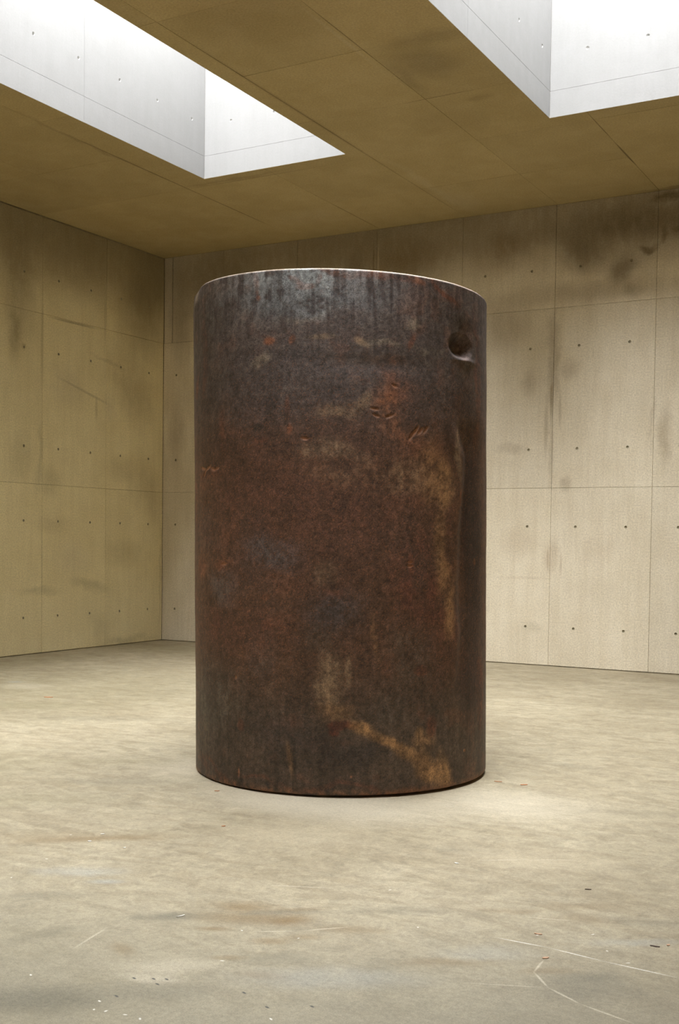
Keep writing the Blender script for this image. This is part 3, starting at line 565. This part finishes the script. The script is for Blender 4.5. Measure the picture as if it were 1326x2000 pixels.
GOUGES = [(-1.06, 1.93, 0.05, 0.008, -10.0), (-0.98, 1.93, 0.043, 0.008, 20.0), (-0.92, 1.92, 0.033, 0.008, -20.0), (-0.87, 1.92, 0.031, 0.008, 10.0), (-1.03, 1.9, 0.04, 0.006, 50.0), (-0.79, 1.34, 0.032, 0.006, 5.0), (0.46, 2.12, 0.008, 0.042, -35.0), (0.49, 2.12, 0.009, 0.036, -45.0), (0.53, 2.13, 0.009, 0.03, -40.0), (0.43, 2.09, 0.008, 0.036, -30.0), (0.2, 2.24, 0.027, 0.007, -10.0), (0.29, 2.2, 0.028, 0.007, 20.0), (0.21, 2.2, 0.024, 0.006, -20.0), (0.32, 2.38, 0.019, 0.006, -30.0), (0.42, 1.35, 0.017, 0.006, 0.0), (0.42, 1.33, 0.017, 0.006, 0.0), (-0.21, 2.07, 0.024, 0.007, -10.0), (0.88, 0.2, 0.013, 0.008, 0.0), (0.06, 0.11, 0.006, 0.006, 0.0), (-0.67, 0.09, 0.006, 0.031, 0.0), (-0.69, 0.66, 0.008, 0.012, 0.0)]
CR, CH = .954, 3.045
NA, NZ = 960, 560
def make_cylinder():
    phi = np.linspace(-math.pi, math.pi, NA, endpoint=False)
    zz = np.linspace(0, 1, NZ)
    PH, ZZ = np.meshgrid(phi, zz)
    X = (PH + math.pi) / (2 * math.pi)
    s = PH * CR
    z = ZZ * CH
    ws = s + .07 * (fbm(X, ZZ, 24, 12, 5, 4) - .5) * 2
    wz = z + .09 * (fbm(X, ZZ, 24, 12, 55, 4) - .5) * 2
    n_big = fbm(X, ZZ, 12, 6, 1, 5)
    n_mid = fbm(X, ZZ, 60, 30, 2, 4)
    n_fine = fbm(X, ZZ, 240, 120, 3, 2, .8)
    n_str = fbm(X, ZZ, 260, 10, 4, 3, .6)      # brushed vertical streaks
    n_str2 = fbm(X, ZZ, 110, 5, 8, 3, .6)
    col = np.zeros(PH.shape + (3,)); 
    base_hi, base_mid, base_lo = np.array((.082, .064, .058)), np.array((.092, .050, .032)), np.array((.070, .050, .037))
    th = sm(z, 1.9, 2.5)[..., None]; tl = sm(z, .9, .35)[..., None]
    col[:] = base_mid; col = col * (1 - th) + base_hi * th; col = col * (1 - tl) + base_lo * tl
    rough = np.full(PH.shape, .62)
    rust = np.array(STEEL['rust'])
    f = (sm(n_mid + .3 * (n_big - .5), .56, .75) * .30)[..., None]
    col = col * (1 - f) + rust * .7 * f
    f = (sm(n_big, .55, .75) * .35)[..., None]
    col = col * (1 - f) + np.array((.05, .044, .044)) * f
    for (a, b, ra, rb, rot, key, k, soft, br) in STAINS_AND_LIGHT:
        r_ = math.radians(rot); c_, s_ = math.cos(r_), math.sin(r_)
        wob = 1.0 if max(ra, rb) > .12 else .25
        da, db = (s + (ws - s) * wob) - a, (z + (wz - z) * wob) - b
        u = (da * c_ + db * s_) / ra; v = (-da * s_ + db * c_) / rb
        m = sm(np.sqrt(u * u + v * v), 1.15, 1.15 - 1.1 * soft)
        brn = .5 * n_mid + .3 * n_fine + .2 * n_str
        m = m * (1 - br + br * sm(brn, .38, .60) * 1.25) * k
        m = np.clip(m, 0, 1)[..., None]
        col = col * (1 - m) + np.array(STEEL[key]) * m
        rough = rough * (1 - m[..., 0]) + SHINE.get(key, .75) * m[..., 0]
    # vertical brushing near the top and towards the foot
    amt = .22 * sm(z, 2.45, 2.9) + .12 * sm(z, .9, .3) + .08
    col *= (1 + amt * (sm(n_str, .35, .65) - .5) * 1.2 + .12 * (n_str2 - .5))[..., None]
    # bluish scale at the head with reflected sky painted in, in brushed runs
    m = (sm(z, 2.66, 3.0) * sm(np.abs(s + .25), .8, .1) * sm(.45 * n_str + .55 * n_mid, .42, .60) * .6)[..., None]
    col = col * (1 - m) + np.array(STEEL['blue']) * m
    col *= (1 + .55 * (n_big - .5) + .5 * (n_mid - .5))[..., None]
    # pitting: tiny dark and orange grains
    col *= (1 + .85 * (n_fine - .5))[..., None]
    g3 = np.random.RandomState(9).rand(*PH.shape)
    band = sm(z, .3, .9) * sm(z, 2.7, 2.2)
    m = ((g3 > .91) * (.30 + .35 * n_big) * (.3 + .7 * band))[..., None]
    col = col * (1 - m) + np.array(STEEL['orange']) * m
    m = ((g3 < .07) * .55)[..., None]
    col = col * (1 - m) + np.array((.03, .025, .028)) * m
    # rusty foot and head rim
    m = (sm(z + .04 * (n_mid - .5), .045, .0) * .8 * sm(.5 * n_fine + .5 * n_mid, .3, .6))[..., None]
    col = col * (1 - m) + np.array((.19, .09, .045)) * m
    # form: slow undulation, pits, a dent and a forging step
    r = CR + .0045 * (fbm(X, ZZ, 9, 5, 21, 3) - .5) * 2 + .0016 * (n_mid - .5) + .0012 * (n_fine - .5) + .0012 * (n_str2 - .5)
    u, v = (s - .837) / .125, (z - 2.665) / .078
    d = np.sqrt(u * u + v * v)
    r -= .055 * sm(d, 1.15, .3)
    r += .012 * np.exp(-((s - .87) / .10) ** 2 - ((z - 2.582) / .018) ** 2)
    r -= .010 * np.exp(-((s - .86) / .10) ** 2 - ((z - 2.75) / .07) ** 2)
    led = np.interp(z, [.5, .6, .9, 1.22, 1.53, 1.68, 1.84, 1.99, 2.11, 2.3], [.80, .77, .80, .78, .80, .82, .85, .86, .80, .70])
    k = sm(z, .45, .8) * sm(z, 2.25, 2.0)
    r -= .016 * sm(s - led, -.015, .06) * sm(s, 1.35, 1.0) * k
    r += .007 * np.exp(-((s - led + .05) / .05) ** 2) * k
    r -= .006 * np.exp(-((s - .2) / .30) ** 2 - ((z - 2.50) / .05) ** 2) 
    for (a, b, ra, rb, rot) in GOUGES:
        r_ = math.radians(rot); c_, s_ = math.cos(r_), math.sin(r_)
        da, db = s - a, z - b
        u = (da * c_ + db * s_) / (ra + .003); v = (-da * s_ + db * c_) / (rb + .003)
        m = sm(np.sqrt(u * u + v * v), 1.2, .3)
        r -= .005 * m
        m = (m * .7)[..., None]
        col = col * (1 - m) + np.array((.30, .14, .075)) * m
    # worn, slightly uneven rims
    top = CH + .003 * (n_mid - .5) * 2
    chf = np.clip((z - (CH - .010)) / .010, 0, 1)
    r -= (.009 + .004 * (n_mid[-1] - .5)) * chf ** 1.6
    m = (chf * .8)[..., None]  # worn pale edge, with the light its chamfer catches painted in
    col = col * (1 - m) + np.array((.30, .235, .17)) * m
    chb = np.clip((.012 - z) / .012, 0, 1)
    r -= .008 * chb ** 2
    # a chipped shoulder at the head on the left
    sh = np.exp(-((s + 1.25) / .16) ** 2) * np.clip((z - 2.93) / .115, 0, 1) ** 2
    r -= .028 * sh
    x = r * np.sin(PH); y = -r * np.cos(PH)
    # the head is cut a little out of square; the foot too
    q = np.clip((z - 2.2) / .845, 0, 1)
    zt = z + q * (-.0332 * x - .0046 * -y)
    qb = np.clip((.6 - z) / .6, 0, 1)
    zt = zt - qb * (.007 * (x + CR))
    P = np.stack([x, y, zt], -1).reshape(-1, 3)
    n = NA * NZ
    P = np.vstack([P, [[0, 0, float(P[0, 2])], [0, 0, CH]]])
    P[n, 2] = P[:NA, 2].mean(); P[n + 1, 2] = P[n - NA:n, 2].mean()
    i = np.arange(NA); j = (i + 1) % NA
    rows = (np.arange(NZ - 1) * NA)[:, None]
    quads = np.stack([rows + i, rows + j, rows + NA + j, rows + NA + i], -1).reshape(-1, 4)
    tb = np.stack([np.full(NA, n), j, i], -1)
    tt = np.stack([np.full(NA, n + 1), (NZ - 1) * NA + i, (NZ - 1) * NA + j], -1)
    me = bpy.data.meshes.new('steel_cylinder')
    me.vertices.add(len(P)); me.vertices.foreach_set('co', P.ravel())
    loops = np.concatenate([quads.ravel(), tb.ravel(), tt.ravel()])
    me.loops.add(len(loops)); me.loops.foreach_set('vertex_index', loops.astype(np.int32))
    tot = np.concatenate([np.full(len(quads), 4), np.full(len(tb) + len(tt), 3)])
    st = np.concatenate([[0], np.cumsum(tot)[:-1]])
    me.polygons.add(len(tot)); me.polygons.foreach_set('loop_start', st.astype(np.int32))
    me.update(calc_edges=True); me.validate()
    me.shade_smooth()
    rgba = np.ones((len(P), 4), np.float32)
    rgba[:n, :3] = np.clip(col, .004, 1).reshape(-1, 3)
    rgba[n:, :3] = (.09, .055, .04)
    at = me.color_attributes.new('patina', 'FLOAT_COLOR', 'POINT')
    at.data.foreach_set('color', rgba.ravel())
    ra_ = me.attributes.new('sheen', 'FLOAT', 'POINT')
    rv = np.full(len(P), .6, np.float32); rv[:n] = rough.ravel()
    ra_.data.foreach_set('value', rv)
    return me

T = NT('rusted_forged_steel')
tc = T.n('ShaderNodeTexCoord').outputs['Object']
at = T.n('ShaderNodeAttribute', attribute_name='patina')
an = T.n('ShaderNodeAttribute', attribute_name='sheen')
g1 = T.noise(tc, 160, 3, .7)
g2 = T.noise(tc, 60, 3, .7, off=(3, 1, 2))
k = T.rng(T.math('ADD', T.math('MULTIPLY', g1, .6), T.math('MULTIPLY', g2, .4)), .3, .7, .25, 1.75, False)
c = T.mix(1.0, at.outputs['Color'], k, 'MULTIPLY')
c = T.mix(1.0, c, (1.45, 1.45, 1.45), 'MULTIPLY')
T.put(T.b.inputs['Base Color'], c)
T.put(T.b.inputs['Roughness'], T.math('ADD', an.outputs['Fac'], T.rng(g2, .3, .7, -.06, .06)))
T.b.inputs['Specular IOR Level'].default_value = .45
T.b.inputs['Metallic'].default_value = .25
bp = T.n('ShaderNodeBump')
bp.inputs['Strength'].default_value = .5
bp.inputs['Distance'].default_value = .003
T.put(bp.inputs['Height'], T.math('ADD', g1, g2))
T.put(T.b.inputs['Normal'], bp.outputs[0])
m_steel = T.m
cyl = link('steel_cylinder', make_cylinder(), None, m_steel)
tx, ty = -.0143, .0052
zaxis = Vector((tx, ty, 1)).normalized()
xaxis = Vector((1, 0, -tx)).normalized()
yaxis = zaxis.cross(xaxis)
M = (turn.to_4x4() @ Matrix((xaxis, yaxis, zaxis)).transposed().to_4x4())
M.translation = Vector((6.897, -6.849, 0))
cyl.matrix_world = M
bpy.context.view_layer.update()
lo = min((M @ v.co).z for v in cyl.data.vertices[:NA])
cyl.location.z -= lo - .0005
cyl['label'] = 'massive rusted dark brown steel cylinder standing upright on the concrete floor'
cyl['category'] = 'sculpture'

# ------------------------------------------------------------------ flakes lying on the floor
def flake(name, label, x, d, L, W, rot, mat_, seed, cat='debris', curl=.08):
    r_ = random.Random(seed)
    bm = bmesh.new()
    n, top, bot = 9, [], []
    for i in range(n):
        t = i / (n - 1)
        wd = W * .5 * (math.sin(math.pi * min(1, max(0, .06 + t * .9))) ** .6) * r_.uniform(.75, 1.2)
        zz = curl * L * .22 * (2 * t - 1) ** 2
        row = []
        for sgn in (-1, -.35, .35, 1):
            row.append(Vector(((t - .5) * L, sgn * wd + r_.uniform(-.08, .08) * W, zz + curl * W * .35 * sgn * sgn + .0015)))
        top.append([bm.verts.new(p + Vector((0, 0, .0022))) for p in row])
        bot.append([bm.verts.new(p) for p in row])
    for i in range(n - 1):
        for j in range(3):
            bm.faces.new([top[i][j], top[i + 1][j], top[i + 1][j + 1], top[i][j + 1]])
            bm.faces.new([bot[i][j], bot[i][j + 1], bot[i + 1][j + 1], bot[i + 1][j]])
        bm.faces.new([bot[i][0], bot[i + 1][0], top[i + 1][0], top[i][0]])
        bm.faces.new([top[i][3], top[i + 1][3], bot[i + 1][3], bot[i][3]])
    for e_ in (0, n - 1):
        for j in range(3):
            f = [bot[e_][j], top[e_][j], top[e_][j + 1], bot[e_][j + 1]]
            bm.faces.new(f if e_ == 0 else f[::-1])
    me = bpy.data.meshes.new(name)
    bmesh.ops.recalc_face_normals(bm, faces=bm.faces)
    zmin = min(v.co.z for v in bm.verts)
    for v in bm.verts: v.co.z -= zmin
    bm.to_mesh(me); bm.free()
    o = link(name, me, None, mat_, (x, -d, .0002))
    o.rotation_euler.z = math.radians(rot)
    o['label'] = label; o['category'] = cat
    return o
m_flake = plain('flake_orange_brown', (.50, .20, .08))
m_flake_d = plain('flake_dark', (.07, .04, .03))
m_crumb = plain('crumb_pinkish', (.55, .34, .22))
m_plaster = plain('crumb_white', (.80, .77, .70))
FL = [
 ('rust_flake', 'curled orange brown flake lying far back on the floor near the left wall', 2.99, 5.48, .085, .035, 25, m_flake),
 ('rust_flake', 'small orange flake on the floor just right of the steel cylinder foot', 8.14, 6.74, .045, .022, 40, m_flake),
 ('rust_flake', 'thin brown sliver on the floor closest to the right side of the cylinder', 7.97, 6.74, .05, .01, 10, m_flake),
 ('rust_flake', 'small rusty sliver on the floor left of the cylinder foot', 6.65, 7.91, .03, .01, 30, m_flake),
 ('rust_flake', 'tiny brown flake on the floor in front of the cylinder, left of its middle', 7.17, 8.58, .022, .012, 60, m_flake),
 ('dark_sliver', 'dark brown sliver on the open floor right of the cylinder, well in front of it', 9.14, 8.64, .028, .008, 20, m_flake_d),
 ('dark_sliver', 'dark brown sliver on the floor near the right edge of the picture', 9.57, 9.20, .036, .008, 5, m_flake_d),
 ('rust_flake', 'pinkish brown crumb on the right foreground floor beside the dark sliver', 9.61, 9.16, .018, .01, 70, m_crumb),
 ('concrete_crumb', 'pinkish crumb on the right foreground floor at the start of a pale scratch', 9.15, 9.30, .03, .012, 10, m_crumb),
 ('concrete_crumb', 'orange and white crumb at the top of the curved scratch on the floor', 9.26, 9.53, .026, .014, 50, m_crumb),
 ('plaster_chip', 'larger white chip on the left foreground floor', 6.79, 9.18, .02, .012, 15, m_plaster),
 ('plaster_chip', 'white chip on the floor behind the larger white chip at left', 6.75, 9.04, .022, .011, 35, m_plaster),
 ('plaster_chip', 'small white chip on the left foreground floor, right of two others', 7.01, 9.18, .016, .009, 75, m_plaster),
 ('plaster_chip', 'long white chip lying by the dark stains in the middle foreground', 7.86, 9.85, .040, .007, 72, m_plaster),
 ('plaster_chip', 'small white chip on the floor in front of the cylinder, right of its middle', 8.49, 8.57, .022, .012, 0, m_plaster),
]
for k_, (nm, lb, x, d, L, W, rot, mt) in enumerate(FL):
    flake(nm, lb, x, d, L, W, rot, mt, 40 + k_)
